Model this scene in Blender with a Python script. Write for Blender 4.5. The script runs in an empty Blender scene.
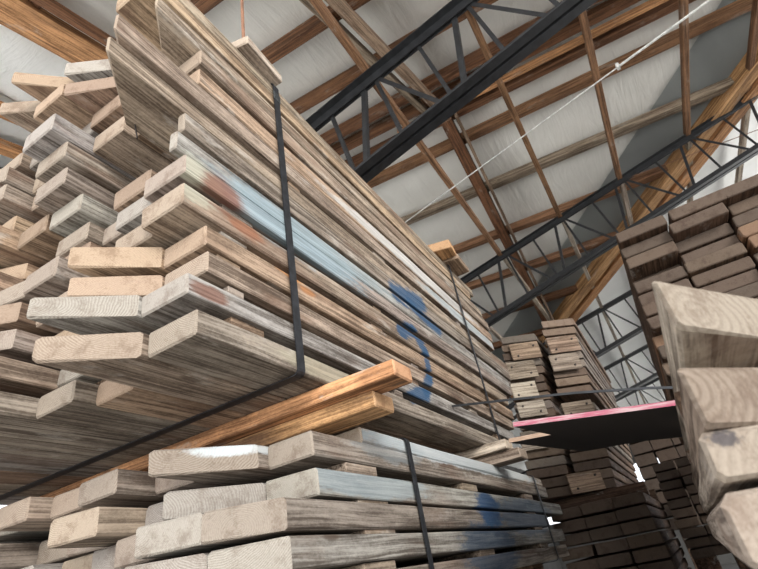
import bpy, bmesh, math, random
from mathutils import Vector, Matrix, noise
EZ = 1.5                      # eye height above the floor; helper heights below are given relative to the eye
S = bpy.context.scene
COL = S.collection
R = random.Random(7)

# ------------------------------------------------------------------ node helpers
def mat_new(name):
    m = bpy.data.materials.new(name); m.use_nodes = True
    nt = m.node_tree; nt.nodes.clear()
    out = nt.nodes.new('ShaderNodeOutputMaterial'); b = nt.nodes.new('ShaderNodeBsdfPrincipled')
    nt.links.new(b.outputs[0], out.inputs[0])
    return m, nt, b
class N:
    def __init__(s, nt): s.nt = nt
    def n(s, t, **kw):
        x = s.nt.nodes.new(t)
        for k, v in kw.items(): setattr(x, k, v)
        return x
    def put(s, sock, v):
        if isinstance(v, bpy.types.NodeSocket): s.nt.links.new(v, sock)
        elif v is not None:
            if isinstance(v, (tuple, list)) and sock.type == 'RGBA' and len(v) == 3: v = (*v, 1)
            sock.default_value = v
    def math(s, op, a, b=None, c=None, clamp=False):
        x = s.n('ShaderNodeMath', operation=op); x.use_clamp = clamp
        s.put(x.inputs[0], a); s.put(x.inputs[1], b)
        if c is not None: s.put(x.inputs[2], c)
        return x.outputs[0]
    def vm(s, op, a, b=None):
        x = s.n('ShaderNodeVectorMath', operation=op); s.put(x.inputs[0], a)
        if b is not None: s.put(x.inputs[1], b)
        return x.outputs['Value'] if op in ('LENGTH', 'DISTANCE', 'DOT_PRODUCT') else x.outputs[0]
    def sep(s, v):
        x = s.n('ShaderNodeSeparateXYZ'); s.put(x.inputs[0], v); return x.outputs
    def comb(s, x_, y_, z_):
        x = s.n('ShaderNodeCombineXYZ'); s.put(x.inputs[0], x_); s.put(x.inputs[1], y_); s.put(x.inputs[2], z_); return x.outputs[0]
    def noise(s, vec, scale=5, detail=3, rough=.6, dist=0):
        x = s.n('ShaderNodeTexNoise'); s.put(x.inputs['Vector'], vec); x.inputs['Scale'].default_value = scale
        x.inputs['Detail'].default_value = detail; x.inputs['Roughness'].default_value = rough; x.inputs['Distortion'].default_value = dist
        return x.outputs['Fac']
    def ss(s, v, a, b, lo=0., hi=1.):
        x = s.n('ShaderNodeMapRange', interpolation_type='SMOOTHSTEP'); s.put(x.inputs[0], v)
        x.inputs[1].default_value = a; x.inputs[2].default_value = b; x.inputs[3].default_value = lo; x.inputs[4].default_value = hi
        return x.outputs[0]
    def mix(s, f, a, b, mode='MIX'):
        x = s.n('ShaderNodeMix', data_type='RGBA', blend_type=mode); s.put(x.inputs[0], f); s.put(x.inputs[6], a); s.put(x.inputs[7], b)
        return x.outputs[2]
    def bump(s, h, st=.3, d=.003):
        x = s.n('ShaderNodeBump'); x.inputs['Strength'].default_value = st; x.inputs['Distance'].default_value = d; s.put(x.inputs['Height'], h)
        return x.outputs[0]

def capsule(g, Y, Z, y0, z0, y1, z1):
    dy, dz = y1 - y0, z1 - z0; L2 = dy * dy + dz * dz
    py = g.math('SUBTRACT', Y, y0); pz = g.math('SUBTRACT', Z, z0)
    t = g.math('MULTIPLY_ADD', py, dy / L2, g.math('MULTIPLY', pz, dz / L2), clamp=True)
    ex = g.math('SUBTRACT', py, g.math('MULTIPLY', t, dy)); ez = g.math('SUBTRACT', pz, g.math('MULTIPLY', t, dz))
    return g.math('SQRT', g.math('ADD', g.math('MULTIPLY', ex, ex), g.math('MULTIPLY', ez, ez)))
def blob(g, Y, Z, y, z, ry, rz):
    a = g.math('DIVIDE', g.math('SUBTRACT', Y, y), ry); c = g.math('DIVIDE', g.math('SUBTRACT', Z, z), rz)
    return g.math('SQRT', g.math('ADD', g.math('MULTIPLY', a, a), g.math('MULTIPLY', c, c)))
def wood_side(name, paint=None, stain=1.0, rough=.78, contrast=1.0):
    m, nt, b = mat_new(name); g = N(nt)
    tc = g.n('ShaderNodeTexCoord'); oi = g.n('ShaderNodeObjectInfo')
    rnd = g.math('MULTIPLY', oi.outputs['Random'], 91.7)
    p = g.vm('ADD', tc.outputs['Object'], g.comb(rnd, rnd, rnd))
    warp = g.noise(g.vm('MULTIPLY', p, (3, 1.2, 3)), 1.0, 2)
    pw = g.vm('ADD', p, g.comb(0, 0, g.math('MULTIPLY', g.math('SUBTRACT', warp, .5), .035)))
    fine = g.noise(g.vm('MULTIPLY', pw, (95, 2.2, 95)), 1.0, 4, .65)
    med = g.noise(g.vm('MULTIPLY', pw, (28, .9, 28)), 1.0, 3, .6, .6)
    blot = g.noise(g.vm('MULTIPLY', p, (5, 2.2, 5)), 1.0, 4, .62)
    col = oi.outputs['Color']
    dark = g.mix(1, col, (.34, .30, .27), 'MULTIPLY'); light = g.mix(1, col, (1.20, 1.17, 1.13), 'MULTIPLY')
    grit = g.noise(g.vm('MULTIPLY', p, (130, 60, 130)), 1.0, 3, .7)
    f = g.math('ADD', g.math('ADD', g.math('MULTIPLY', g.ss(fine, .38, .62), .42), g.math('MULTIPLY', g.ss(grit, .3, .7), .2)), g.math('MULTIPLY', g.ss(med, .40, .60), .38))
    c = g.mix(g.ss(g.math('MULTIPLY', f, contrast), .05, .9), dark, light)
    c = g.mix(g.math('MULTIPLY', g.ss(blot, .46, .66), .62 * stain), c, g.mix(1, c, (.50, .46, .44), 'MULTIPLY'))
    bl2 = g.noise(g.vm('MULTIPLY', p, (7, 2.8, 9)), 1.0, 5, .7)
    c = g.mix(g.math('MULTIPLY', g.ss(bl2, .58, .68), .42 * stain), c, (.46, .43, .385))
    wet = g.noise(g.vm('ADD', g.vm('MULTIPLY', p, (4, 1.3, 7)), (31, 7, 3)), 1.0, 3, .6)
    c = g.mix(g.math('MULTIPLY', g.ss(wet, .54, .68), .5 * stain), c, (.155, .090, .060))
    pat = g.noise(g.vm('ADD', g.vm('MULTIPLY', p, (16, 10, 26)), (3, 17, 41)), 1.0, 5, .75)
    c = g.mix(g.math('MULTIPLY', g.ss(pat, .50, .62), .42 * stain), c, g.mix(1, c, (.55, .52, .50), 'MULTIPLY'))
    c = g.mix(g.math('MULTIPLY', g.ss(pat, .46, .36), .38 * stain), c, g.mix(1, c, (1.45, 1.42, 1.38), 'MULTIPLY'))
    # knots
    vo = g.n('ShaderNodeTexVoronoi'); g.put(vo.inputs['Vector'], g.vm('MULTIPLY', pw, (6, 1.7, 6))); vo.inputs['Scale'].default_value = 1
    c = g.mix(g.ss(vo.outputs['Distance'], .05, .10, .75, 0), c, (.075, .05, .035))
    if paint: c = paint(g, c, g.n('ShaderNodeNewGeometry').outputs['Position'], fine)
    g.put(b.inputs['Base Color'], c); b.inputs['Roughness'].default_value = rough; b.inputs['Specular IOR Level'].default_value = .25
    g.put(b.inputs['Normal'], g.bump(g.math('ADD', fine, g.math('MULTIPLY', med, .8)), .65, .004))
    return m

def wood_end(name, gain=1.0, ring=225, paint=None):
    m, nt, b = mat_new(name); g = N(nt)
    tc = g.n('ShaderNodeTexCoord'); oi = g.n('ShaderNodeObjectInfo')
    x, y, z = g.sep(tc.outputs['Object'])
    r = oi.outputs['Random']
    cx = g.math('MULTIPLY_ADD', r, .34, -.27); cz = g.math('MULTIPLY_ADD', g.math('FRACT', g.math('MULTIPLY', r, 7.31)), .34, -.12)
    q = g.comb(g.math('SUBTRACT', x, cx), 0, g.math('SUBTRACT', z, cz))
    w = g.noise(g.vm('MULTIPLY', tc.outputs['Object'], (9, 9, 9)), 1.0, 2)
    rad = g.math('ADD', g.vm('LENGTH', q), g.math('MULTIPLY', w, .03))
    s = g.math('SINE', g.math('MULTIPLY', rad, 6.283 * ring * .8))
    fine = g.noise(g.vm('ADD', g.vm('MULTIPLY', tc.outputs['Object'], (160, 160, 160)), g.comb(r, r, r)), 1.0, 3, .7)
    blot = g.noise(g.vm('ADD', g.vm('MULTIPLY', tc.outputs['Object'], (16, 16, 16)), g.comb(g.math('MULTIPLY', r, 40), r, r)), 1.0, 4, .6)
    col = oi.outputs['Color']
    base = g.mix(.25, g.mix(1, col, (1.3 * gain, 1.28 * gain, 1.24 * gain), 'MULTIPLY'), (.38 * gain, .35 * gain, .31 * gain))
    amt = g.math('MULTIPLY', g.ss(g.math('FRACT', g.math('MULTIPLY', r, 13.7)), .2, .9, .15, .62), g.ss(blot, .35, .65, 1., .45))
    c = g.mix(g.math('MULTIPLY', g.ss(g.math('ADD', s, g.math('MULTIPLY', g.math('SUBTRACT', fine, .5), 1.6)), -.2, 1.), amt), base, g.mix(1, base, (.52, .47, .43), 'MULTIPLY'))
    c = g.mix(g.ss(fine, .4, .8, 0, .35), c, g.mix(1, base, (.6, .56, .52), 'MULTIPLY'))
    c = g.mix(g.ss(blot, .5, .8, 0, .45), c, g.mix(1, base, (.72, .7, .72), 'MULTIPLY'))
    c = g.mix(g.ss(g.math('ADD', blot, g.math('MULTIPLY', g.math('SUBTRACT', fine, .5), .35)), .46, .72, 0, .6), c, g.mix(1, c, (.58, .50, .45), 'MULTIPLY'))
    c = g.mix(1, c, (.80, .77, .74), 'MULTIPLY')
    if paint: c = paint(g, c, g.n('ShaderNodeNewGeometry').outputs['Position'], fine)
    g.put(b.inputs['Base Color'], c); b.inputs['Roughness'].default_value = .85; b.inputs['Specular IOR Level'].default_value = .2
    g.put(b.inputs['Normal'], g.bump(g.math('ADD', g.math('MULTIPLY', s, .3), fine), .5, .003))
    return m

# paint and stains that are on the strapped faces of the two near bundles (they have shapes of their own)
def paint_main(g, c, pos, fine):
    X, Y, Zw = g.sep(pos); Z = g.math('SUBTRACT', Zw, EZ)
    n1 = g.noise(g.vm('MULTIPLY', pos, (20, 9, 38)), 1.0, 6, .75); n2 = g.math('MULTIPLY', g.math('ADD', g.math('SUBTRACT', n1, .5), g.math('MULTIPLY', g.math('SUBTRACT', fine, .5), .7)), 1.7)
    face = g.ss(X, -1.03, -1.015)
    def lay(c, d, a, b_, col, amt):
        d = g.math('ADD', d, g.math('MULTIPLY', n2, .9 * (b_ - a) + .25 * b_))
        return g.mix(g.math('MULTIPLY', face, g.ss(d, a, b_, amt, 0)), c, g.mix(g.ss(fine, .3, .7), tuple(v * .68 for v in col), tuple(v * 1.18 for v in col)))
    c = lay(c, blob(g, Y, Z, 1.42, 1.335, .62, .13), .6, 1.05, (0.242, 0.31, 0.341), .85)
    c = lay(c, blob(g, Y, Z, 1.85, 1.40, .55, .05), .6, 1.1, (0.26, 0.31, 0.322), .6)
    c = lay(c, blob(g, Y, Z, .86, 1.27, .16, .12), .6, 1.0, (0.384, 0.372, 0.291), .8)
    c = lay(c, blob(g, Y, Z, .98, 1.29, .13, .10), .5, 1.0, (0.186, 0.0806, 0.0527), .85)
    c = lay(c, blob(g, Y, Z, 1.10, 1.20, .12, .045), .5, 1.0, (0.223, 0.093, 0.0496), .8)
    c = lay(c, blob(g, Y, Z, 1.36, 1.115, .10, .02), .6, 1.1, (0.384, 0.174, 0.062), .85)
    c = lay(c, blob(g, Y, Z, 1.46, 1.085, .06, .02), .6, 1.1, (0.341, 0.149, 0.0558), .8)
    c = lay(c, blob(g, Y, Z, 2.9, 1.85, 1.3, .05), .75, 1.05, (0.484, 0.471, 0.44), .85)
    c = lay(c, blob(g, Y, Z, 3.7, 1.745, 1.0, .05), .7, 1.05, (0.384, 0.422, 0.422), .8)
    c = lay(c, blob(g, Y, Z, 1.5, .74, .35, .05), .6, 1.0, (0.372, 0.341, 0.248), .5)
    c = lay(c, blob(g, Y, Z, .93, .85, .10, .035), .6, 1.0, (0.161, 0.0744, 0.0496), .8)
    blue = (.02, .06, .125)
    segs = [(2.36, 1.47, 2.75, 1.55, .075), (2.55, 1.46, 2.95, 1.42, .05), (2.32, 1.20, 2.50, 1.26, .05), (2.50, 1.26, 2.63, 1.15, .045),
            (2.63, 1.15, 2.60, .99, .04), (2.60, .99, 2.50, .87, .045), (2.50, .87, 2.28, .80, .04)]
    for y0, z0, y1, z1, w in segs:
        d = g.math('ADD', g.math('DIVIDE', capsule(g, Y, Z, y0, z0, y1, z1), w), g.math('MULTIPLY', n2, 1.1))
        c = g.mix(g.math('MULTIPLY', face, g.ss(d, .7, 1.25, .88, 0)), c, g.mix(g.ss(fine, .4, .7, 0, .4), blue, (.07, .13, .19)))
    return c
def paint_low(g, c, pos, fine):
    X, Y, Zw = g.sep(pos); Z = g.math('SUBTRACT', Zw, EZ)
    n2 = g.math('SUBTRACT', g.noise(g.vm('MULTIPLY', pos, (20, 9, 34)), 1.0, 6, .75), .5); n2 = g.math('MULTIPLY', n2, 1.8)
    face = g.ss(X, -1.05, -1.03)
    for y, z, ry, rz, col, amt in [(1.75, .34, .55, .06, (0.26, 0.31, 0.329), .6), (3.05, .28, .22, .12, (0.0124, 0.0558, 0.136), .85), (2.95, .08, .5, .16, (0.0186, 0.062, 0.124), .6),
                                   (3.9, .25, .8, .14, (0.0992, 0.155, 0.223), .55), (3.0, .53, 1.6, .05, (0.384, 0.415, 0.422), .85), (1.95, .5, .35, .07, (0.248, 0.285, 0.298), .4)]:
        d = g.math('ADD', blob(g, Y, Z, y, z, ry, rz), g.math('MULTIPLY', n2, .7))
        c = g.mix(g.math('MULTIPLY', face, g.ss(d, .7, 1.05, amt, 0)), c, col)
    # white paint daub on the oblique end of the second plank
    d = g.math('ADD', blob(g, X, Z, -1.25, .478, .075, .02), g.math('MULTIPLY', n2, .8))
    c = g.mix(g.ss(d, .7, 1.1, .85, 0), c, (0.446, 0.471, 0.471))
    return c

M_MAIN = wood_side('weathered_plank_wood', paint_main); M_LOW = wood_side('grey_plank_wood', paint_low, .7)
M_WOOD = wood_side('plain_plank_wood'); M_FRAME = wood_side('framing_wood', None, .6, .7)
M_END = wood_end('plank_end_grain')
def paint_scuff(g, c, pos, fine):
    X, Y, Zw = g.sep(pos); Z = g.math('SUBTRACT', Zw, EZ); n = g.noise(g.vm('MULTIPLY', pos, (70, 70, 70)), 1.0, 4, .7)
    d = g.math('ADD', blob(g, X, Z, .072, .092, .022, .012), g.math('MULTIPLY', g.math('SUBTRACT', n, .5), 2.2))
    return g.mix(g.math('MULTIPLY', g.ss(d, .6, 1.2, .85, 0), g.ss(Y, 1.0, .95)), c, (.05, .045, .05))
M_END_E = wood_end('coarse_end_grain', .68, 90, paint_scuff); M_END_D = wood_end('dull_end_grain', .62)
def paint_end(g, c, pos, fine):
    X, Y, Zw = g.sep(pos); Z = g.math('SUBTRACT', Zw, EZ)
    n2 = g.math('SUBTRACT', g.noise(g.vm('MULTIPLY', pos, (22, 22, 40)), 1.0, 5, .75), .5)
    d = g.math('ADD', blob(g, X, Z, -1.262, .481, .072, .022), g.math('MULTIPLY', n2, 1.3))
    return g.mix(g.ss(d, .6, 1.25, .85, 0), c, (.46, .50, .51))
M_ENDP = wood_end('painted_end_grain', 1.0, 200, paint_end)

def simple(name, col, rough=.6, metal=0., nscale=20, var=.3, bump=.1, spec=.4):
    m, nt, b = mat_new(name); g = N(nt)
    tc = g.n('ShaderNodeTexCoord'); n = g.noise(tc.outputs['Object'], nscale, 4, .6)
    c = g.mix(g.ss(n, .3, .7), tuple(v * (1 - var) for v in col), tuple(min(1, v * (1 + var)) for v in col))
    g.put(b.inputs['Base Color'], c); b.inputs['Roughness'].default_value = rough; b.inputs['Metallic'].default_value = metal
    b.inputs['Specular IOR Level'].default_value = spec; g.put(b.inputs['Normal'], g.bump(n, bump, .003))
    return m
M_STEEL = simple('black_painted_steel', (.017, .018, .020), .42, .0, 14, .35, .1, .5)
M_STRAP = simple('black_steel_band', (.020, .021, .024), .5, .3, 30, .4, .2)
M_STRAPG = simple('scuffed_steel_band', (.055, .06, .062), .45, .5, 60, .5, .3)
M_BOLT = simple('rusty_bolt', (.035, .028, .025), .6, .5)
M_WIRE = simple('white_coated_cable', (.70, .70, .68), .5)
M_ROD = simple('rusty_rod', (.20, .10, .06), .7)
M_CONC = simple('concrete', (.05, .048, .045), .85, 0, 3, .3, .2)
M_WALL = simple('wall_sheathing', (.06, .058, .055), .8, 0, 2, .15)

def insulation(name, base, dirt, wr=.5, wscale=(7, 1.2, 1)):
    m, nt, b = mat_new(name); g = N(nt)
    pos = g.n('ShaderNodeNewGeometry').outputs['Position']
    w = g.noise(g.vm('MULTIPLY', pos, wscale), 1.0, 4, .6, 1.2); big = g.noise(pos, 1.1, 3, .5); f = g.noise(pos, 26, 4, .7)
    c = g.mix(g.ss(big, .35, .7), base, dirt); c = g.mix(g.ss(f, .5, .75, 0, .3), c, tuple(v * .82 for v in base))
    g.put(b.inputs['Base Color'], c); b.inputs['Roughness'].default_value = .55; b.inputs['Specular IOR Level'].default_value = .35
    g.put(b.inputs['Normal'], g.bump(g.math('ADD', g.math('MULTIPLY', w, 1.), g.math('MULTIPLY', f, .06)), wr, .05))
    return m
M_INSL = insulation('grey_vinyl_insulation', (.76, .75, .71), (.67, .66, .62), .5)
M_INSR = insulation('white_vinyl_insulation', (.92, .93, .92), (.88, .89, .87), .7, (1.2, 5, 1))
M_DRAPE = insulation('draped_white_insulation', (.95, .955, .95), (.88, .885, .88), .4, (2, 7, 2))
M_SHADE = insulation('painted_shade_grey', (.42, .44, .43), (.37, .385, .38), .15, (1, 1, 1))  # shade put into the grey of the valley sheet
# red-edged plywood
def ply_mat():
    m, nt, b = mat_new('plywood_face'); g = N(nt); tc = g.n('ShaderNodeTexCoord')
    n = g.noise(g.vm('MULTIPLY', tc.outputs['Object'], (18, 1.5, 18)), 1, 4)
    g.put(b.inputs['Base Color'], g.mix(n, (.016, .011, .009), (.035, .025, .019))); b.inputs['Roughness'].default_value = .8
    return m
def edge_mat(name, a, b_, z):
    m, nt, b = mat_new(name); g = N(nt); tc = g.n('ShaderNodeTexCoord')
    n = g.noise(g.vm('MULTIPLY', tc.outputs['Object'], (9, 9, z)), 1, 4, .7)
    g.put(b.inputs['Base Color'], g.mix(g.ss(n, .4, .62), a, b_)); b.inputs['Roughness'].default_value = .8
    return m
M_PLY = ply_mat(); M_RED = edge_mat('red_painted_edge', (.34, .07, .115), (.44, .31, .31), 180); M_TANEDGE = edge_mat('bare_ply_edge', (.32, .21, .14), (.45, .33, .25), 200)
M_PLATE = wood_side('plywood_plate_face', None, .35)

# ------------------------------------------------------------------ object helpers
def meta(o, label=None, cat=None, group=None, kind=None):
    if label: o['label'] = label
    if cat: o['category'] = cat
    if group: o['group'] = group
    if kind: o['kind'] = kind
    return o
def link(name, bm, mats, loc=(0, 0, 0), parent=None, smooth=False):
    me = bpy.data.meshes.new(name); bm.normal_update(); bm.to_mesh(me); bm.free()
    for m in (mats if isinstance(mats, (list, tuple)) else [mats]): me.materials.append(m)
    if smooth:
        for p in me.polygons: p.use_smooth = True
    o = bpy.data.objects.new(name, me); COL.objects.link(o); o.location = loc
    if parent: o.parent = parent
    return o
def empty(name, loc): 
    o = bpy.data.objects.new(name, None); COL.objects.link(o); o.location = loc; return o

def plank_bm(w, t, L, yf, yb=0., seg=8, ch=.006, wob=.003, wane=0., seed=0):
    """Board with length along +Y. Local x from -w to 0, z 0 to t. yf(x): front offset (mitred or square). Worn arrises, slight waviness."""
    rr = random.Random(seed); bm = bmesh.new(); rings = []
    c1, c2, c3, c4 = [ch * rr.uniform(.5, 1.5) for _ in range(4)]
    if wane: c2 = c1 = wane
    sec = [(-w + c1, 0), (-c2, 0), (0, c2), (0, t - c3), (-c3, t), (-w + c4, t), (-w, t - c4), (-w, c1)]
    off = rr.uniform(0, 100)
    for k in range(seg + 3):
        if k == 0: s, ins, dy = 0, .006, 0.
        elif k == 1: s, ins, dy = 0, 0, .006
        elif k == seg + 2: s, ins, dy = 1, 0, 0
        else: s, ins, dy = ((k - 1) / (seg + 1)) ** 1.5, 0, .006
        ring = []
        for (x, z) in sec:
            y0 = yf(x); y = y0 * (1 - s) + (L + yb * x) * s + dy * (1 - s)
            xx = x + (ins if x < -w / 2 else -ins); zz = z + (ins if z < t / 2 else -ins)
            if wob:
                v = noise.noise_vector(Vector((off + y * 1.1, x * 3, z * 6 + off)))
                xx += wob * v.x * 1.4; zz += wob * v.z * (1 if 0 < k else .6)
            ring.append(bm.verts.new((xx, y, zz)))
        rings.append(ring)
    for a, b in zip(rings, rings[1:]):
        for i in range(8):
            j = (i + 1) % 8; bm.faces.new((a[i], a[j], b[j], b[i]))
    f = bm.faces.new(rings[0]); f.material_index = 1
    f = bm.faces.new(list(reversed(rings[-1]))); f.material_index = 1
    bmesh.ops.recalc_face_normals(bm, faces=bm.faces)
    for f in bm.faces:
        if f.material_index == 0 and rings[0][0] in f.verts: pass
    # the little worn rim of the end belongs to the end grain
    rim = set(rings[0])
    for f in bm.faces:
        if any(v in rim for v in f.verts): f.material_index = 1
    return bm
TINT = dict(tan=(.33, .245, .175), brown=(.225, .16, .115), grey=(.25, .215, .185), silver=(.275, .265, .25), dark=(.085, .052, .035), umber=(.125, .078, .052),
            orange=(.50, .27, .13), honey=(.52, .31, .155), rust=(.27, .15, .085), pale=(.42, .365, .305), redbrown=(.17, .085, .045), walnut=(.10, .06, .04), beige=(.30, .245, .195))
def tint(o, n, j=.07, rr=R):
    c = TINT[n]; k = 1 + rr.uniform(-j, j); o.color = (c[0] * k, c[1] * k * (1 + rr.uniform(-.02, .02)), c[2] * k * (1 + rr.uniform(-.03, .03)), 1)
def plank(name, xr, y, z, w, t, L, cut, col, mats, label, cat='plank', group=None, **kw):
    """cut: 0 square; positive: the far-from-aisle side reaches further forward (slope); negative: the aisle side does."""
    yf = (lambda x: x * cut) if cut > 0 else ((lambda x: x * cut) if cut < 0 else (lambda x: 0))
    bm = plank_bm(w, t, L, yf, seed=R.randrange(10 ** 6), **kw)
    o = link(name, bm, mats, (xr, y, z + EZ)); tint(o, col); meta(o, label, cat, group)
    return o
def box_bm(x0, y0, z0, x1, y1, z1, ch=.003, bm=None):
    own = bm is None; bm = bm or bmesh.new()
    vs = [bm.verts.new(p) for p in ((x0, y0, z0), (x1, y0, z0), (x1, y1, z0), (x0, y1, z0), (x0, y0, z1), (x1, y0, z1), (x1, y1, z1), (x0, y1, z1))]
    fs = [bm.faces.new([vs[i] for i in q]) for q in ((0, 3, 2, 1), (4, 5, 6, 7), (0, 1, 5, 4), (1, 2, 6, 5), (2, 3, 7, 6), (3, 0, 4, 7))]
    if ch: bmesh.ops.bevel(bm, geom=list({e for f in fs for e in f.edges}), offset=ch, segments=1, affect='EDGES')
    return bm
def beam_between(bm, a, b, w, h, up=Vector((0, 0, 1)), ch=0):
    """Rectangular bar from a to b, w across, h along 'up'; centred."""
    a = Vector(a); b = Vector(b); d = (b - a).normalized(); s = d.cross(up).normalized(); u = s.cross(d).normalized()
    vs = []
    for p in (a, b):
        for i, j in ((-1, -1), (1, -1), (1, 1), (-1, 1)): vs.append(bm.verts.new(p + s * (w / 2 * i) + u * (h / 2 * j)))
    for q in ((0, 1, 2, 3), (7, 6, 5, 4), (0, 4, 5, 1), (1, 5, 6, 2), (2, 6, 7, 3), (3, 7, 4, 0)): bm.faces.new([vs[i] for i in q])
    return bm
def local_beam(name, a, b, w, h, mats, col=None, parent=None, up=Vector((0, 0, 1)), end=True, ch=.006):
    """Timber from a to b as its own object whose local Y runs along it (so the grain does too)."""
    a = Vector(a); b = Vector(b); d = (b - a); L = d.length; d.normalize(); s = d.cross(up).normalized(); u = s.cross(d).normalized()
    bm = plank_bm(w, h, L, lambda x: 0, seed=R.randrange(10 ** 6), wob=.004, ch=ch, seg=6)
    bmesh.ops.translate(bm, verts=bm.verts, vec=(w / 2, 0, -h / 2))
    o = link(name, bm, mats); rot = Matrix((s, d, u)).transposed().to_4x4()
    o.matrix_world = Matrix.Translation(a) @ rot
    if parent: o.parent = parent; o.matrix_parent_inverse = parent.matrix_world.inverted()
    if col: tint(o, col)
    return o

# ------------------------------------------------------------------ the big strapped bundle
XC = [-1.0, -1.205, -1.41, -1.615, -1.82, -2.025]
LZ = [(.69, .772), (.818, .893), (.930, 1.008), (1.034, 1.117), (1.143, 1.230), (1.272, 1.353), (1.356, 1.440), (1.475, 1.563), (1.568, 1.655),
      (1.70, 1.79), (1.80, 1.893), (1.93, 2.018), (2.022, 2.10), (2.14, 2.222), (2.226, 2.298)]
FRX = 1
FR = [
 [(.875, 0), (.855, .95), (1.0, 0), (.89, 0), (.60, 0), (.62, 0)],
 [(.845, 0), (.83, 1.0), (.98, 0), (.98, 0), (.62, 0), (.7, 0)],
 [(.92, 0), (.91, .9), (.9, 0), (.9, 0), (.78, .5), (.80, 0)],
 [(.915, 0), (.90, .95), (.92, 0), (.84, 0), (.80, .5), (.8, 0)],
 [(.812, 0), (.86, 0), (.93, 0), (.79, 0), (.80, .15), (.80, 0)],
 [(.806, 0), (.85, 0), (.95, 0), (.90, 0), (.86, 0), (.76, 0)],
 [(.77, 0), (.83, 0), (.95, 0), (.86, 0), (.95, 0), (.85, .4)],
 [(.80, 0), (1.2, 0), (1.30, 0), (.81, 0), (.81, 0), (.70, 0)],
 [(.50, -1.05), (1.3, 0), (1.35, 0), (.74, 0), (.92, 0), (.78, 0)],
 [(.51, -1.05), (1.35, 0), (1.30, 0), (.73, 0), (.84, 0), (.72, 0)],
 [(.86, 0), (.88, 0), (.81, 0), (.67, 0), (.80, 0), (.70, .3)],
 [(.86, 0), (.87, 0), (.785, 0), (.82, 0), (.79, 0), (.74, 0)],
 [(.64, -1.0), (.90, 0), (.77, .5), (.645, 0), (.80, 0)],
 [(.60, 0), (.80, 0), (.75, .55), (.73, .95), (.70, .6)],
 [(.58, 0), (.82, 0), (.80, 0)]]
TN = ['grey', 'silver', 'beige', 'tan', 'beige', 'grey', 'silver', 'grey', 'beige', 'beige', 'tan', 'beige', 'beige', 'tan', 'beige']
ORD = ['bottom', 'second', 'third', 'fourth', 'fifth', 'sixth', 'seventh', 'eighth', 'ninth', 'tenth', 'eleventh', 'twelfth', 'thirteenth', 'fourteenth', 'top']
BK = [3.72, 4.30, 4.40, 4.35, 4.45, 4.55, 4.50, 4.62, 4.70, 4.45, 4.55, 4.40, 4.45, 4.30, 4.25]
look = {'rust': 'rusty brown', 'grey': 'grey', 'silver': 'silver-grey', 'beige': 'beige', 'tan': 'tan', 'brown': 'brown', 'pale': 'pale', 'orange': 'orange-brown', 'dark': 'dark brown', 'umber': 'umber', 'redbrown': 'red-brown', 'walnut': 'walnut-brown', 'honey': 'honey-coloured'}
SPEC = {(0, 0): 'wide bottom plank with curved end grain on the strapped face of the big bundle',
        (0, 1): 'plank with a pointed oblique ringed end beside the bottom edge plank of the big bundle',
        (1, 1): 'pinkish grey plank with a long oblique end, second row up in the big bundle',
        (8, 0): 'plank with a long sharp tip and broad underside, ninth row up on the strapped face',
        (9, 0): 'plank with a sharp tip right above the ninth row tip on the strapped face',
        (5, 0): 'blue-washed plank with a rusty patch, upper of the blue pair on the strapped face',
        (4, 0): 'blue-washed plank with rusty spots, lower of the blue pair on the strapped face',
        (10, 0): 'plank with a long streak of white paint on the strapped face of the big bundle',
        (13, 3): 'brown rounded plank reaching furthest out at the top of the big bundle'}
XC += [-2.23, -2.435, -2.64, -2.845]
CO = ['edge', 'second', 'third', 'fourth', 'fifth', 'sixth', 'seventh', 'eighth', 'ninth', 'tenth']
for li in range(9): FR[li] += [(.72 + R.uniform(-.12, .12), 0) for _ in range(4)]
for li, row in enumerate(FR):
    z0, z1 = LZ[li]
    for ci, (y, cut) in enumerate(row):
        tn = TN[li]
        if ci > 0: tn = R.choice(['grey', 'beige', 'tan', 'silver', 'beige', 'grey', 'brown'])
        if li in (2, 3) and ci == 1: tn = 'tan'
        if li == 0 and ci == 1: tn = 'beige'
        if li == 1 and ci == 1: tn = 'silver'
        if li == 0 and ci in (3,): tn = 'grey'
        if (li, ci) in ((13, 3), (8, 4), (12, 4)): tn = 'tan'
        if (li, ci) == (3, 4): tn = 'brown'
        lab = SPEC.get((li, ci)) or f'{look[tn]} weathered plank in the big bundle, {ORD[li]} row up, {CO[ci]} from strapped face'
        if ci == 0 and (li, ci) not in SPEC: lab = f'{look[tn]} weathered plank lying along the strapped face of the big bundle, {ORD[li]} row up'
        dz = R.uniform(-.002, .002) if ci else 0
        w = .203
        if (li, ci) == (0, 3): z0_, t = z0, z1 - z0
        if ci == 0 and li in (6, 7):
            w = .036
            plank('plank', -1.042, 1.18 + .05 * li, z0, .163, z1 - z0, 3.3, 0, 'grey', [M_MAIN, M_END], f'recessed plank behind the narrow board of the big bundle, {ORD[li]} row up', 'plank', 'planks of the big strapped bundle', ch=.005, wob=.004, seg=8)
        plank('plank', XC[ci] + (R.uniform(-.006, .006) if ci == 0 else 0), y + (R.uniform(-.02, .02) if ci > 1 else 0), z0, w, z1 - z0, BK[li] - y + R.uniform(-.25, .12), cut, tn,
              [M_MAIN, M_END], lab, 'plank', 'planks of the big strapped bundle', ch=.0045 if li else .007, wob=.006, seg=12)
nb = bmesh.new(); bmesh.ops.create_cone(nb, cap_ends=True, segments=6, radius1=.003, radius2=.003, depth=.07); bmesh.ops.rotate(nb, verts=nb.verts, matrix=Matrix.Rotation(.25, 3, 'X'))
npl = [o for o in bpy.data.objects if o.get('label') == SPEC[(8, 0)]][0]
link('nail', nb, M_BOLT, (-.175, .24, -.025), npl)
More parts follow.
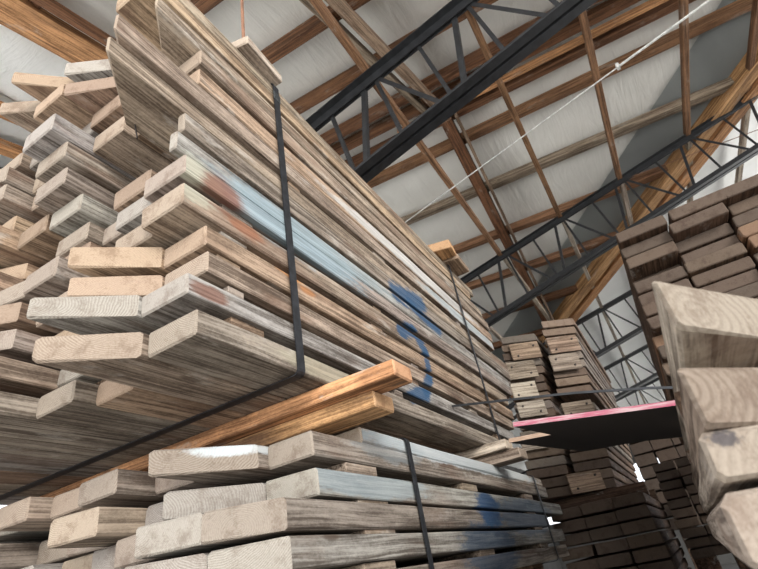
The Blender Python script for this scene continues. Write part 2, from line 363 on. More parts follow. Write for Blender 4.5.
# thin sticks that keep the rows apart
GAPS = [(0, 1), (1, 2), (2, 3), (3, 4), (4, 5), (6, 7), (8, 9), (10, 11), (12, 13)]
for k, (a, b) in enumerate(GAPS):
    za, zb = LZ[a][1], LZ[b][0]
    for j, yy in enumerate((1.02 + R.uniform(-.05, .1), 2.25 + R.uniform(-.25, .3), 3.5 + R.uniform(-.3, .3))):
        if (a == 8 and j == 0): yy = 1.42
        w = R.uniform(.07, .16); xr = -1.018
        bm = box_bm(-1.2 if a > 7 else -2.0, 0, .001, 0, w, zb - za - .001, .002)
        o = link('spacer_stick', bm, M_WOOD, (xr, yy, za + EZ)); tint(o, R.choice(['brown', 'grey']))
        meta(o, f"thin wooden spacer above the {ORD[a]} row of the big bundle, {('near its strapped corner', 'midway along it', 'near its far end')[j]}", 'spacer', 'spacer sticks of the big bundle')

def strap(name, x0, x1, z0, z1, y, w, mat, label, seal=None):
    """closed band around a bundle: x0 aisle face, x1 back"""
    root = empty(name, (x0, y, z0 + EZ)); meta(root, label, 'strap', None)
    bm = bmesh.new(); th = .004; r = .018
    pts = []
    for cx, cz, a0 in ((x0 - r, z0 + r, -90), (x0 - r, z1 - r, 0), (x1 + r, z1 - r, 90), (x1 + r, z0 + r, 180)):
        for k in range(5):
            a = math.radians(a0 + k * 22.5); pts.append((cx + math.cos(a) * r, cz + math.sin(a) * r, math.cos(a), math.sin(a)))
    prev = None; first = None
    for i in range(len(pts) + 1):
        px, pz, nx, nz = pts[i % len(pts)]
        lift = .004
        ring = [bm.verts.new((px + nx * (lift + q) - x0, yy, pz + nz * (lift + q) - z0)) for q, yy in ((0, -w / 2), (th, -w / 2), (th, w / 2), (0, w / 2))]
        if prev:
            for k in range(4): bm.faces.new((prev[k], prev[(k + 1) % 4], ring[(k + 1) % 4], ring[k]))
        prev = ring
    bmesh.ops.remove_doubles(bm, verts=bm.verts, dist=.0005); bmesh.ops.recalc_face_normals(bm, faces=bm.faces)
    link('band', bm, mat, (0, 0, 0), root)
    if seal:
        link('crimp_seal', box_bm(.005, -w * .6, seal - .03 - z0, .011, w * .6, seal + .03 - z0, .002), M_STRAPG, (0, 0, 0), root)
    return root
strap('steel_strap', -.994, -3.055, .686, 2.300, 1.345, .042, M_STRAP, 'wide black strap wrapped around the near end of the big plank bundle', 2.2)
strap('steel_strap', -.994, -3.055, .686, 2.300, 3.645, .032, M_STRAP, 'black strap wrapped around the far end of the big plank bundle', None)

# offcuts standing on the big bundle
def lump(name, x, y, z, w, d, h, rz, col, label, cat='offcut', tilt=0):
    bm = plank_bm(w, h, d, lambda q: q * .15, seg=2, seed=R.randrange(9999), wob=.006)
    o = link(name, bm, [M_WOOD, M_END], (x, y, z + EZ)); o.rotation_euler = (0, tilt, rz); tint(o, col); meta(o, label, cat); return o
lump('timber_offcut', -.935, 1.085, 2.302, .10, .27, .06, .05, 'pale', 'pale split offcut lying on top of the big bundle above the wide strap')
lump('timber_offcut', -1.04, 1.09, 2.302, .10, .2, .05, .05, 'honey', 'small honey-coloured offcut end behind the pale split one on the big bundle')
lump('timber_offcut', -.86, 3.40, 2.302, .20, .16, .085, .1, 'honey', 'bright orange-yellow block on top of the far end of the big bundle')
lump('timber_offcut', -.87, 3.60, 2.302, .16, .30, .05, .05, 'tan', 'tan offcut with a thin sliver edge behind the bright block on the big bundle')

# bearers between the two bundles
def bearer(x0, x1, y, w, z0, z1, col, label):
    o = local_beam('timber_bearer', (x1, y + w / 2, (z0 + z1) / 2 + EZ), (x0, y + w / 2, (z0 + z1) / 2 + EZ), w, z1 - z0, [M_WOOD, M_END], col, ch=.004)
    meta(o, label, 'bearer', 'bearers under the big bundle'); return o
bearer(-3.2, -.70, 1.50, .14, .625, .686, 'orange', 'orange-brown timber bearer jutting into the aisle under the big bundle, upper of the pair')
bearer(-3.1, -.83, 1.56, .15, .560, .623, 'honey', 'orange-brown timber bearer directly beneath the jutting upper one')
bearer(-3.1, -.86, 3.30, .15, .625, .686, 'pale', 'pale timber bearer under the far end of the big bundle, upper of the two')
bearer(-3.1, -.80, 3.34, .18, .560, .623, 'beige', 'whitish timber bearer under the far end of the big bundle, lower of the two')

# ------------------------------------------------------------------ lower bundle
LR = [((.495, .556), [(1.72, 0), (1.9, 0), (1.9, 0), (1.9, 0), (1.9, 0), (1.9, 0)]),
      ((.412, .494), [(1.39, .0), (1.335, 1.35), (1.25, 0), (1.10, 0), (1.13, 0), (1.05, 0)]),
      ((.285, .372), [(1.395, .12), (1.37, 1.2), (1.22, 0), (1.05, .15), (1.25, .2), (1.22, 0)]),
      ((.185, .270), [(1.22, .62), (1.10, .3), (1.12, 0), (1.18, 0), (1.2, 0), (1.1, 0)]),
      ((.080, .167), [(1.227, .55), (1.12, .55), (1.0, 0), (1.15, 0), (1.1, 0), (1.2, 0)]),
      ((-.035, .050), [(1.25, .3), (1.14, .4), (1.1, 0), (1.1, 0), (1.1, 0), (1.1, 0)])]
LROW = ['top', 'second', 'third', 'fourth', 'fifth', 'sixth']
LB = [4.75, 4.70, 4.95, 4.55, 4.75, 4.9]
for li in range(1, 6): LR[li][1].extend([(1.0 + R.uniform(-.12, .15), R.choice([0, .3])) for _ in range(3)])
for li, ((z0, z1), row) in enumerate(LR):
    for ci, (y, cut) in enumerate(row):
        tn = ['pale', 'grey', 'silver', 'grey', 'silver', 'grey'][li] if ci == 0 else R.choice(['silver', 'grey', 'silver', 'beige'])
        if li == 0 and ci > 1: continue
        if (li, ci) == (0, 0): lab = 'white-painted plank lying along the top of the lower bundle'
        elif (li, ci) == (0, 1): lab = 'hidden-ended top row plank behind the white-painted one on the lower bundle'
        elif (li, ci) == (1, 1): lab = 'plank with a white paint daub on its long oblique end, lower bundle'
        elif ci == 0: lab = f'{look[tn]} plank along the strapped face of the lower bundle, {LROW[li]} row from its top'
        else: lab = f'{look[tn]} plank in the lower bundle, {LROW[li]} row down, {CO[ci]} from strapped face'
        plank('plank', XC[ci], y, z0, .203, z1 - z0, LB[li] - y + R.uniform(-.2, .1), cut, tn, [M_LOW, M_ENDP if (li, ci) == (1, 1) else M_END], lab, 'plank', 'planks of the lower strapped bundle', ch=.007, wob=.006, seg=12)
for a, zt, zb in ((2, .412, .372), (4, .185, .167), (5, .08, .05), (3, .285, .27)):
    for j, yy in enumerate((1.62, 2.75, 3.95)):
        if zt - zb < .02 and j == 1: continue
        o = link('spacer_stick', box_bm(-1.2, 0, .001, 0, .22, zt - zb - .001, .002), M_WOOD, (-1.012, yy + R.uniform(-.05, .05), zb + EZ)); tint(o, 'beige')
        meta(o, f"thin spacer above the {LROW[a]} row of the lower bundle, {('near its corner', 'midway', 'near its far end')[j]}", 'spacer', 'spacer sticks of the lower bundle')
strap('steel_strap', -.994, -2.85, -.04, .558, 2.10, .036, M_STRAP, 'black strap around the lower bundle nearer the orange bearers', None)
strap('steel_strap', -.994, -2.85, -.04, .558, 4.31, .028, M_STRAP, 'thin black strap around the far end of the lower bundle', None)
def crib(x, y, top, label, w=.3):
    o = link('timber_post', box_bm(-w / 2, -w / 2, 0, w / 2, w / 2, top + EZ, .01), M_WOOD, (x, y, 0)); tint(o, 'umber'); meta(o, label, 'post', 'timber supports under the bundles'); return o
for i, (x, y) in enumerate(((-1.25, 1.75), (-1.95, 1.75), (-1.25, 4.1), (-1.95, 4.1))):
    crib(x, y, -.037, f"dark timber post standing on the floor under the lower bundle, {('nearest corner', 'nearest inner corner', 'far corner', 'far inner corner')[i]}")

# ------------------------------------------------------------------ dense packs of planks
def pack(name, xcols, y0, zlist, L, cut, cols, mats, where, lean=0., zref=0., jit=.05, wf=1.0, ch=.008, skip=(), yslope=0.):
    n = 0
    for ri, (z0, z1) in enumerate(zlist):
        for ci in range(len(xcols) - 1):
            if (ri, ci) in skip: continue
            xl, xr = xcols[ci], xcols[ci + 1]; sh = lean * ((z0 + z1) / 2 - zref) + R.uniform(-.012, .012)
            w = (xr - xl - .012) * wf; tn = R.choice(cols)
            y = y0 + yslope * (xr - xcols[0]) + abs(R.gauss(0, jit))
            plank('plank', xr + sh, y, z0, w, z1 - z0, L + R.uniform(-.2, .2), cut, tn, mats,
                  f"{look[tn]} plank in {where}, row {ORD2[ri]} from its top, {ORD2[ci]} across from the aisle side" if False else
                  f"{look[tn]} plank in {where}, {'top row' if ri == 0 else ORD2[ri] + ' row down'}, {COL2[ci]} column", 'plank', 'planks of ' + where, ch=ch, wob=.005, seg=5)
ORD2 = ['top', 'second', 'third', 'fourth', 'fifth', 'sixth', 'seventh', 'eighth', 'ninth', 'tenth', 'eleventh', 'twelfth', 'thirteenth', 'fourteenth', 'fifteenth', 'sixteenth', 'seventeenth', 'eighteenth', 'nineteenth']
COL2 = ['first', 'second', 'third', 'fourth', 'fifth', 'sixth']
def rows(top, n, pitch, t): return [(top - i * pitch - t, top - i * pitch) for i in range(n)]
# brown pack high over the aisle
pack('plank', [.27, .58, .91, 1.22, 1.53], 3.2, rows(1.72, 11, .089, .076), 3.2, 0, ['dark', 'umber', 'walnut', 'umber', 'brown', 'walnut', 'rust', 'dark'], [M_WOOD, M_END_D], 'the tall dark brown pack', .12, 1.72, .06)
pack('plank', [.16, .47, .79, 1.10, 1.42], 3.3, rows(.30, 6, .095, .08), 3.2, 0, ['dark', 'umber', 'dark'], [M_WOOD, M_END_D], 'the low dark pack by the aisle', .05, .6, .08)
for x, y in ((.3, 3.8), (1.2, 3.8), (.3, 6.0), (1.2, 6.0)): crib(x, y, .30 - 5 * .095 - .08, f"timber post on the floor under the dark pack, {'near' if y < 5 else 'far'} {'aisle' if x < 1 else 'inner'} corner")
for yy, nm in ((3.6, 'near'), (5.6, 'far')):
    o = local_beam('timber_bearer', (1.42, yy, .43 + EZ), (.75, yy, .527 + EZ), .12, .44, [M_WOOD, M_END], 'umber'); meta(o, f'dark bearer between the two dark packs, {nm} one', 'bearer')
# middle pack across the end of the aisle
yC = lambda x: 5.5 + .7 * (x + 1.2)
pack('plank', [-1.17, -.80, ], 5.78, rows(2.27, 9, .100, .086), 3.2, .7, ['brown', 'grey', 'umber', 'brown'], [M_WOOD, M_END_D], 'the bolted pack at the aisle end', .12, 2.2, .02)
for k in range(9):   # second column of the same pack: each its own plank
    z1 = 2.40 - .100 * k - (.02 if k > 1 else 0); tn = 'brown' if k < 2 else R.choice(['grey', 'brown', 'umber'])
    plank('plank', -.37 + .12 * (z1 - 2.2) + R.uniform(-.01, .01), yC(-.37) + R.uniform(0, .03), z1 - .086, .345, .086, 3.2, .7, tn, [M_WOOD, M_END],
          f"{look[tn]} wide plank in the bolted pack, aisle-centre column, {ORD2[k]} row down", 'plank', 'planks of the bolted pack at the aisle end', ch=.008, wob=.005, seg=5)
for k in range(9):
    for (xr, w, nm) in ((-.88, .36, 'outer'), (-.48, .345, 'aisle-centre')):
        z1 = 1.36 - .100 * k; tn = R.choice(['grey', 'umber', 'brown'])
        x = xr + .12 * (z1 - 1.3)
        plank('plank', x, yC(x) + R.uniform(0, .04), z1 - .086, w, .086, 3.2, .7, tn, [M_WOOD, M_END_D],
              f"{look[tn]} wide plank low in the bolted pack, {nm} column, {ORD2[k]} down", 'plank', 'planks of the bolted pack at the aisle end', ch=.008, wob=.005, seg=5)
for i, (x, zt, w, h, tn, where) in enumerate([(-1.08, 2.15, .29, .20, 'tan', 'topmost of the outer column'), (-1.18, 1.925, .29, .20, 'beige', 'second of the outer column'), (-1.19, 1.68, .24, .18, 'silver', 'third of the outer column'),
        (-1.19, 1.46, .26, .17, 'silver', 'fourth of the outer column, pale-stained'), (-.69, 2.17, .31, .20, 'tan', 'topmost of the aisle-centre column'), (-.73, 1.95, .29, .20, 'beige', 'second of the aisle-centre column'),
        (-.78, 1.38, .29, .16, 'beige', 'third of the aisle-centre column, above the rod'), (-1.26, 1.09, .25, .14, 'silver', 'seen just under the red-edged sheet'), (-.96, .66, .30, .19, 'tan', 'lowest one, under both sheets')]):
    root = empty('end_plate', (x, yC(x) - .045, zt - h + EZ)); root.rotation_euler = (0, 0, math.atan(.7))
    meta(root, f'bolted plywood end plate at the aisle end, {where}', 'end plate', 'bolted end plates of the pack at the aisle end')
    L = w * math.hypot(1, .7)
    bm = plank_bm(.02, h, L, lambda q: 0, seg=2, wob=.001, ch=.002, seed=i)
    o = link('plate', bm, [M_PLATE, M_PLATE], (0, 0, 0), root); o.rotation_euler = (0, 0, -math.pi / 2); o.location = (0, -.0, 0); tint(o, {'tan': 'tan', 'beige': 'beige', 'silver': 'pale'}[tn], .03)
    for (bx, bz) in ((L * .2, h * .72), (L * .78, h * .25)) if i % 2 else ((L * .82, h * .75), (L * .2, h * .22)):
        bm = bmesh.new(); bmesh.ops.create_cone(bm, cap_ends=True, segments=8, radius1=.013, radius2=.011, depth=.012)
        bmesh.ops.rotate(bm, verts=bm.verts, matrix=Matrix.Rotation(math.pi / 2, 3, 'X')); link('bolt', bm, M_BOLT, (bx, -.006, bz), root)
# pack below it
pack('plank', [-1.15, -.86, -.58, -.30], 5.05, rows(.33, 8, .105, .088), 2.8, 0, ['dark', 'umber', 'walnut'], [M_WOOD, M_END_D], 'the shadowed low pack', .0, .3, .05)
for x, y in ((-1.0, 5.5), (-.45, 5.5), (-1.0, 7.4), (-.45, 7.4)): crib(x, y, .33 - 7 * .105 - .088, f"timber post on the floor under the shadowed low pack, {'near' if y < 6 else 'far'} {'inner' if x < -.8 else 'aisle'} corner", .25)
for yy, nm in ((5.9, 'near'), (7.3, 'far')):
    o = local_beam('timber_bearer', (-.3, yy, .396 + EZ), (-1.3, yy, .396 + EZ), .12, .125, [M_WOOD, M_END], 'umber'); meta(o, f'bearer between the bolted pack and the low pack, {nm} one', 'bearer')
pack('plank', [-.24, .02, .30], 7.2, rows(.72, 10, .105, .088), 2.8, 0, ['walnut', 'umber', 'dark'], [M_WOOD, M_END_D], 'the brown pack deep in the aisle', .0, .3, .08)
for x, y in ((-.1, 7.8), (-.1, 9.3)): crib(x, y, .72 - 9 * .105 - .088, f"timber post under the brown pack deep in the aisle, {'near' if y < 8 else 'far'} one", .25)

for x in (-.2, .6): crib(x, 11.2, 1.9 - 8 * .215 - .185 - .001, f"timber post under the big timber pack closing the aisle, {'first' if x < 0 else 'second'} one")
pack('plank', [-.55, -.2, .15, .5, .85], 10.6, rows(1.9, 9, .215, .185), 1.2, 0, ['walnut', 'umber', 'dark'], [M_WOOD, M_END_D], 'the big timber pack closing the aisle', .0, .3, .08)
# ------------------------------------------------------------------ close planks at the edge of the aisle
for i, (x, y, z0, t, cut, tn, lab) in enumerate([(.082, .80, .243, .087, 1.55, 'pale', 'close blurred plank with a pinkish ringed tip, topmost of the near pile'),
        (.056, .80, .106, .088, 1.3, 'beige', 'close plank with broad curved rings on its end, second of the near pile'),
        (.040, .80, .040, .064, .9, 'pale', 'close plank end with a dark scuffed corner, third of the near pile'),
        (.030, .80, -.058, .086, .8, 'pale', 'close plank with a rounded ragged pale corner, lowest of the near pile')]):
    w = .2
    for k in range(2):
        yf = (lambda q, c=cut: q * c)
        bm = plank_bm(w, t, 2.0, yf, seed=40 + i * 3 + k, ch=.006 if i < 3 else .011, wob=.004, seg=6)
        o = link('plank', bm, [M_WOOD, M_END_E], (x + w + k * (w + .004), y + (w + k * .204) * cut if True else y, z0 + EZ)); tint(o, tn, .03)
        meta(o, lab if k == 0 else lab.replace('close', 'inner').replace(' of the near pile', ' beside it in the near pile'), 'plank', 'planks of the near pile')
for i, (y, nm) in enumerate(((1.25, 'near'), (2.3, 'far'))):
    o = link('timber_bearer', box_bm(.06, -.05, .196 + EZ, .44, .05, .242 + EZ, .003), M_WOOD, (0, y, 0)); tint(o, 'umber'); meta(o, f'bearer under the topmost plank of the near pile, {nm} one', 'bearer')
crib(.25, 1.35, -.06, 'timber post under the near pile, closest to the viewer'); crib(.25, 2.5, -.06, 'timber post under the near pile, further back')

# ------------------------------------------------------------------ plywood sheets bridging the aisle
def sheet(p, ex, ey, W, Lg, t, edge, label):
    ex = Vector(ex).normalized(); ey = Vector(ey); ez = ex.cross(ey).normalized(); ey = ez.cross(ex).normalized()
    bm = bmesh.new(); box_bm(0, 0, -t, W, Lg, 0, .001, bm)
    for f in bm.faces:
        if abs(f.normal.z) < .5: f.material_index = 1
    bm.normal_update()
    for f in bm.faces: f.material_index = 0 if abs(f.calc_center_median().z + t / 2) > t * .45 else 1
    o = link('plywood_sheet', bm, [M_PLY, edge]); o.matrix_world = Matrix.Translation((p[0], p[1], p[2] + EZ)) @ Matrix((ex, ey, ez)).transposed().to_4x4()
    meta(o, label, 'plywood sheet'); return o
sheet((-.428, 1.814, .424), (.80, .0, -.125), (0, 1, .095), .62, 2.44, .018, M_RED, 'dark plywood sheet with a pink-red painted edge jutting over the aisle, upper of two')
sheet((-.66, 2.60, .535), (.80, .0, -.07), (0, 1, .095), 1.0, 2.44, .022, M_TANEDGE, 'dark plywood sheet with a bare tan edge just under the red-edged one')

# thin rod sticking out of the bundle across the aisle
bm = bmesh.new(); pts = [Vector((-1.03, 2.86, .868)), Vector((-.7, 2.85, .80)), Vector((-.3, 2.84, .715)), Vector((.05, 2.83, .625)), Vector((.45, 2.82, .50))]
for a, b in zip(pts, pts[1:]): beam_between(bm, a + Vector((0, 0, EZ)), b + Vector((0, 0, EZ)), .010, .012)
meta(link('steel_rod', bm, M_STEEL), 'thin dark rod crossing the aisle just above the red-edged sheet', 'rod')

# ------------------------------------------------------------------ roof surfaces
def zL(x, y): return 6.0 - .08 * x - .25 * abs(y - 5.16)
def zR(x, y): return 4.78 + .19 * x
bm = bmesh.new(); NX, NY = 110, 190; x0, x1, y0, y1 = -6.2, 9.4, -1.5, 27.0; grid = []
for j in range(NY + 1):
    r_ = []
    for i in range(NX + 1):
        x = x0 + (x1 - x0) * i / NX; y = y0 + (y1 - y0) * j / NY; a, b = zL(x, y), zR(x, y); z = max(a, b)
        v = noise.noise(Vector((x * 1.3, y * .9, 0))); wv = noise.noise(Vector((x * .5, y * 2.6, 5)))
        r_.append(bm.verts.new((x, y, z + EZ + .03 * v + (.03 * wv if b > a else 0))))
    grid.append(r_)
for j in range(NY):
    for i in range(NX):
        f = bm.faces.new((grid[j][i], grid[j + 1][i], grid[j + 1][i + 1], grid[j][i + 1])); c = f.calc_center_median()
        f.material_index = 1 if zR(c.x, c.y) > zL(c.x, c.y) else 0; f.smooth = True
meta(link('ceiling', bm, [M_INSL, M_INSR]), kind='structure')
bm = bmesh.new(); box_bm(-6.3, -1.5, -.1, 9, 28, 0, 0, bm); meta(link('floor', bm, M_CONC), kind='structure')
bm = bmesh.new(); box_bm(-6.3, -1.5, 4.9, -6.15, 8, 7.9, 0, bm); box_bm(-6.3, -1.5, 0, -6.15, 8, 2.3, 0, bm); box_bm(-6.3, 8, 0, -6.15, 27, 7.6, 0, bm); meta(link('wall_left', bm, M_WALL), kind='structure')  # unseen side opening, added to light the white insulation and the undersides
bm = bmesh.new(); box_bm(8.9, -1.5, 0, 9.05, 27, 1.0, 0, bm); meta(link('wall_right_light_block', bm, M_WALL), kind='structure')  # unseen low wall, added to keep light out of the low aisle
bm = bmesh.new(); box_bm(-6.3, 26.9, 4.4, 9, 27.05, 9, 0, bm); box_bm(-6.3, 26.9, 0, 9, 27.05, 2.7, 0, bm); meta(link('wall_back', bm, M_WALL), kind='structure')

def timber(name, a, b, w, h, col, label, cat, group=None, mats=None):
    o = local_beam(name, (a[0], a[1], a[2] + EZ), (b[0], b[1], b[2] + EZ), w, h, mats or [M_FRAME, M_END], col); meta(o, label, cat, group); return o
# purlins
PN = [(.95, 'redbrown'), (1.90, 'redbrown'), (2.84, 'redbrown'), (3.78, 'redbrown'), (4.66, 'redbrown'), (5.02, 'orange'), (5.40, 'orange'), (5.88, 'brown'), (6.92, 'beige'), (8.02, 'brown'), (9.12, 'brown'), (10.25, 'redbrown'), (11.4, 'redbrown')]
WHR = ['closest over the big bundle', 'second from the viewer', 'third from the viewer', 'fourth, just before the ridge', 'first of the ridge cluster', 'second of the ridge cluster, knotty', 'third of the ridge cluster', 'first past the ridge', 'pale one in the middle of the grey roof', 'next beyond the pale one', 'second beyond the pale one', 'third beyond the pale one', 'furthest one']
for (y, col), wh in zip(PN, WHR):
    xr = 4.4 if y < 5.5 else (10.16 - y) / 1.08 - .05
    if xr < -5: continue
    h = .17 if y < 5.5 else .13
    xl = -3.3 if y < 4.4 else -6
    za, zb = zL(xl, y) - .04 - h / 2, zL(xr, y) - .04 - h / 2
    tn = {'redbrown': 'redbrown', 'orange': 'redbrown', 'brown': 'rust', 'beige': 'beige'}[col]
    timber('roof_purlin', (xl, y, za - .02), (xr, y, zb - .02), .12 if y < 5.5 else .15, h, tn, f'{look[tn]} roof purlin under the insulation, {wh}', 'purlin', 'purlins under the grey insulation')
# extra short pieces at the ridge
timber('roof_purlin', (-1.6, 5.2, zL(-1.6, 5.2) - .26), (2.2, 5.2, zL(2.2, 5.2) - .26), .05, .12, 'orange', 'orange knotty splice board bolted along the ridge purlins', 'purlin')
# rafters
def rafter(x0, y0, x1, y1, drop, w, h, col, label):
    timber('roof_rafter', (x0, y0, zL(x0, y0) - drop - h / 2), (x1, y1, zL(x1, y1) - drop - h / 2), w, h, col, label, 'rafter', 'rafters under the purlins')
rafter(-1.26, .6, -.86, 5.1, .22, .10, .18, 'tan', 'tan double rafter climbing to the ridge above the first truss, lighter half')
rafter(-1.46, .6, -1.03, 5.1, .25, .08, .15, 'beige', 'greyish double rafter climbing to the ridge above the first truss, duller half')
rafter(-.86, 5.3, -1.15, 11.2, .20, .17, .20, 'redbrown', 'dark red-brown rafter running down from the ridge behind the truss')
rafter(-.70, 5.3, -1.02, 11.2, .20, .04, .20, 'brown', 'thin brown board sistered beside the dark red-brown rafter')
rafter(-3.48, .2, -3.42, 5.1, .20, .34, .10, 'orange', 'broad orange-brown rafter between the white draped insulation and the big bundle')
rafter(-4.80, .2, -4.80, 5.1, .20, .12, .14, 'orange', 'orange-brown rafter below the white draped insulation')
rafter(-5.45, .2, -5.45, 5.1, .20, .14, .14, 'orange', 'lowest orange-brown rafter at the side wall')
rafter(-3.18, .2, -3.10, 5.1, .22, .08, .10, 'redbrown', 'narrow rafter beside the broad orange-brown one')
# valley beams
def vly(x): return 10.16 - 1.08 * x - .1
zv = lambda x: zR(x, 0) - .16
timber('valley_beam', (3.75, vly(3.75), zv(3.75)), (-3.4, vly(-3.4), zv(-3.4)), .21, .24, 'honey', 'thick honey-coloured diagonal beam behind the second truss', 'beam')
timber('valley_beam', (3.95, vly(3.75) + .25, zv(3.75) - .0), (-3.2, vly(-3.4) + .27, zv(-3.4) - .0), .20, .22, 'orange', 'red-brown diagonal beam doubled beside the honey-coloured one', 'beam')
# added darker sheet beside the valley, its colour stands for shaded insulation
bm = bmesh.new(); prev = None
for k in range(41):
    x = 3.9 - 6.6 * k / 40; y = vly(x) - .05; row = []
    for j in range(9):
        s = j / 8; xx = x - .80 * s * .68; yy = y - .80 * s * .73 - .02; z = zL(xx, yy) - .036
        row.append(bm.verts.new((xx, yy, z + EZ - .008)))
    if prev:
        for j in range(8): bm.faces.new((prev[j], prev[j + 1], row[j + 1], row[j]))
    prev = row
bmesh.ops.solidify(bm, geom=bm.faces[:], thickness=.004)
meta(link('insulation_shade_sheet', bm, M_SHADE, smooth=True), 'darker grey sheet standing in for shaded insulation beside the diagonal beam', 'insulation')
# draped white insulation over the left rafters
bm = bmesh.new(); prev = None
for i in range(61):
    row = []
    for j in range(41):
        s = i / 60; u = j / 40; y = .2 + 3.6 * s; x = -4.72 + 1.12 * u
        sag = .10 * math.sin(math.pi * u) + .05 * math.sin(s * 22 + u * 4) * u * (s ** 1.5) + .025 * noise.noise(Vector((x * 3, y * 5, 1)))
        row.append(bm.verts.new((x, y, zL(x, y) - .12 - sag + EZ)))
    if prev:
        for j in range(40): bm.faces.new((prev[j], prev[j + 1], row[j + 1], row[j]))
    prev = row
bmesh.ops.solidify(bm, geom=bm.faces[:], thickness=.01)
meta(link('insulation_blanket', bm, M_DRAPE, smooth=True), 'wrinkled white insulation blanket billowing below the orange-brown rafter', 'insulation')
bm = bmesh.new(); prev = None
for i in range(41):
    row = []
    for j in range(31):
        s = i / 40; u = j / 30; y = .2 + 4.2 * s; x = -6.1 + 1.25 * u
        row.append(bm.verts.new((x, y, zL(x, y) - .10 - .05 * abs(math.sin(math.pi * u * 2)) + .02 * noise.noise(Vector((x * 3, y * 5, 4))) + EZ)))
    if prev:
        for j in range(30): bm.faces.new((prev[j], prev[j + 1], row[j + 1], row[j]))
    prev = row
bmesh.ops.solidify(bm, geom=bm.faces[:], thickness=.01)
meta(link('insulation_blanket', bm, M_DRAPE, smooth=True), 'white insulation strips between the lowest rafters at the side wall', 'insulation')

# ------------------------------------------------------------------ steel trusses
TY = [2.97, 7.27, 11.56, 15.86, 20.1, 24.4]
TWH = ['big nearest one over the big bundle', 'second one in front of the diagonal beam', 'third one over the bolted pack', 'fourth one', 'fifth one', 'furthest one']
def angle_pair(bm, a, b, flip, wv=.085, wh=.06, t=.010, gap=.028):
    """two steel angles back to back: vertical legs apart by 'gap', horizontal legs outwards"""
    a = Vector(a); b = Vector(b); d = (b - a).normalized(); s = d.cross(Vector((0, 0, 1))).normalized(); u = s.cross(d)
    for sg in (-1, 1):
        beam_between(bm, a + s * sg * (gap / 2 + t / 2), b + s * sg * (gap / 2 + t / 2), t, wv)
        hz = (wv / 2 - t / 2) * (1 if flip else -1)
        beam_between(bm, a + s * sg * (gap / 2 + t + wh / 2) + u * hz, b + s * sg * (gap / 2 + t + wh / 2) + u * hz, wh, t)
for ti, Y in enumerate(TY):
    topf = (lambda x: 4.38 + .193 * x) if ti == 0 else (lambda x: 4.50 + .19 * x)
    botf = (lambda x: 3.47 + .235 * x) if ti == 0 else (lambda x: 3.66 + .225 * x)
    xa, xb = -6.1, 8.5
    root = empty('steel_truss', (xa, Y, topf(xa) + EZ)); meta(root, f'black steel web truss under the roof, {TWH[ti]}', 'truss', 'black steel roof trusses')
    off = Vector((-xa, -Y, -topf(xa) - EZ))
    k = 1.25 if ti == 0 else 1.0
    bm = bmesh.new(); angle_pair(bm, (xa, Y, topf(xa) + EZ), (xb, Y, topf(xb) + EZ), True, .085 * k, .055 * k); bmesh.ops.translate(bm, verts=bm.verts, vec=off); link('top_chord', bm, M_STEEL, (0, 0, 0), root)
    bm = bmesh.new(); angle_pair(bm, (xa, Y, botf(xa) + EZ), (xb, Y, botf(xb) + EZ), False, .095 * k, .062 * k); bmesh.ops.translate(bm, verts=bm.verts, vec=off); link('bottom_chord', bm, M_STEEL, (0, 0, 0), root)
    for n in range(-5, 8):
        xn = .03 + 1.035 * n
        for xt, xbm, r_ in ((xn + .02, xn + .56, .030), (xn + .01, xn + .13, .026), (xn - .13, xn - .28, .034), (xn + .50, xn + .64, .026)):
            if not (xa < xt < xb and xa < xbm < xb): continue
            if (ti > 1 and abs(xn) > 3.5): continue
            r_ *= 1.35 if ti == 0 else 1.1
            bm = bmesh.new(); A = Vector((xt, Y, topf(xt) + EZ)); B = Vector((xbm, Y, botf(xbm) + EZ))
            beam_between(bm, A, B, r_, .006, Vector((0, 1, 0))); s = (B - A).cross(Vector((0, 1, 0))).normalized() * (r_ / 2)
            beam_between(bm, A + s + Vector((0, r_ / 2, 0)), B + s + Vector((0, r_ / 2, 0)), .006, r_, Vector((0, 1, 0)))
            bmesh.ops.translate(bm, verts=bm.verts, vec=off); link('web_member', bm, M_STEEL, (0, 0, 0), root)
# wooden strips laid on the trusses
for x, wh in ((-2.12, 'hidden behind the big bundle'), (-1.06, 'nearest the big bundle'), (.03, 'second one out'), (1.05, 'third one out'), (2.13, 'fourth one out'), (3.02, 'furthest one out')):
    for (ya, yb, seg) in ((.2, 7.27, 'near length'), (7.27, 15.9, 'middle length'), (15.9, 25, 'far length')):
        z = 4.54 + .19 * x + .03
        timber('wood_strip', (x + .01, ya, z), (x - .01, yb, z), .072, .095, 'rust' if ya < 7 else 'pale', f"{'brown' if ya < 7 else 'pale'} wooden strip across the trusses, {wh}, {seg}", 'wooden strip', 'wooden strips across the trusses')
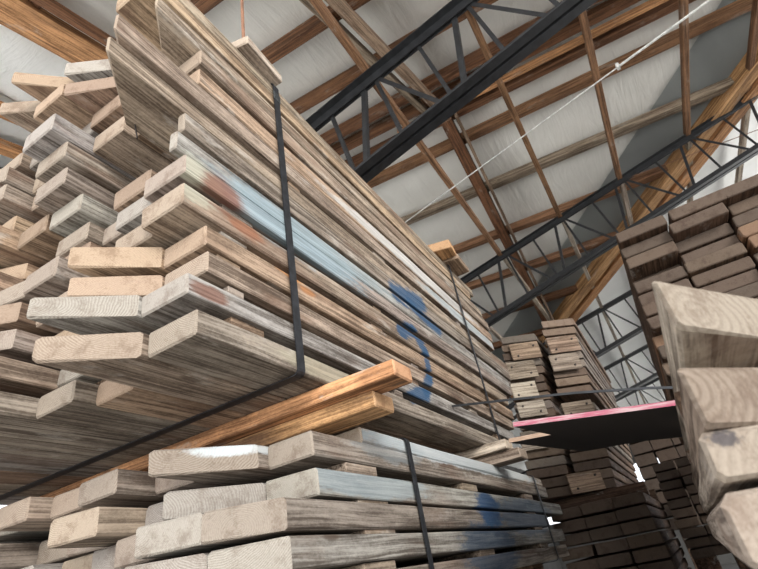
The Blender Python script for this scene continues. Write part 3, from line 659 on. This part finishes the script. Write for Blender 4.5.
# cable and hanging rod
bm = bmesh.new(); A = Vector((2.6, 4.15, 4.24 + EZ)); B = Vector((-2.2, 5.25, 4.18 + EZ))
beam_between(bm, A, B, .011, .011); beam_between(bm, A, Vector((1.15, 4.47, 4.215 + EZ)), .018, .018)
beam_between(bm, Vector((1.15, 4.47, 4.19 + EZ)), Vector((1.15, 4.47, 4.25 + EZ)), .03, .05, Vector((0, 1, 0)))
meta(link('overhead_cable', bm, M_WIRE), 'thin white cable with a clamp stretched diagonally below the roof', 'cable')
bm = bmesh.new(); beam_between(bm, (-1.0, 1.13, 2.36 + EZ), (-1.0, 1.13, zL(-1, 1.13) + EZ), .012, .012, Vector((0, 1, 0)))
meta(link('hanging_rod', bm, M_ROD), 'thin rusty rod hanging from the roof to the top of the big bundle', 'rod')
bm = bmesh.new(); beam_between(bm, (1.2, 7.22, 4.66 + EZ), (3.4, 7.9, 4.9 + EZ), .008, .008)
meta(link('thin_wire', bm, M_ROD), 'thin rusty wire tied to the second truss top chord', 'wire')

# ------------------------------------------------------------------ light: daylight through the open front and open aisle side
w = bpy.data.worlds.new('daylight'); S.world = w; w.use_nodes = True; nt = w.node_tree; g = N(nt); bg = nt.nodes['Background']
tc = g.n('ShaderNodeTexCoord'); z = g.sep(tc.outputs['Generated'])[2]
g.put(bg.inputs[0], g.mix(g.ss(z, -.06, .03), (2.0, 1.97, 1.9), (1.3, 1.36, 1.46))); bg.inputs[1].default_value = 1.0  # brighter below the horizon than above: added ground glow to fill the roof
def sun(d, e, ang, col):
    l = bpy.data.lights.new('sun', 'SUN'); l.energy = e; l.angle = math.radians(ang); l.color = col
    o = bpy.data.objects.new('sun', l); COL.objects.link(o); o.rotation_euler = Vector(d).to_track_quat('-Z', 'Y').to_euler(); o.location = (6, -8, 9)
sun((-.66, .66, -.34), 2.2, 20, (1, .97, .92))

# ------------------------------------------------------------------ camera
cam = bpy.data.cameras.new('camera'); co = bpy.data.objects.new('camera', cam); COL.objects.link(co); S.camera = co
f = 495.; a = Vector((321, 240.5, f)).normalized(); zz = Vector((-158, -803.5, f)); zz = (zz - a * zz.dot(a)).normalized(); xx = a.cross(zz)
if xx[0] < 0: xx = -xx
rot = Matrix(((xx[0], -xx[1], -xx[2]), (a[0], -a[1], -a[2]), (zz[0], -zz[1], -zz[2])))
co.matrix_world = Matrix.Translation((0, 0, EZ)) @ rot.to_4x4()
cam.sensor_fit = 'HORIZONTAL'; cam.sensor_width = 36; cam.lens = f / 758 * 36; cam.clip_start = .02; cam.clip_end = 200
cam.dof.use_dof = True; cam.dof.focus_distance = 2.2; cam.dof.aperture_fstop = 5.0
v = S.view_settings; v.view_transform = 'Standard'; v.look = 'None'; v.gamma = 1; v.exposure = .72; v.use_curve_mapping = False
S.cycles.use_denoising = True; S.cycles.max_bounces = 8; S.cycles.diffuse_bounces = 6
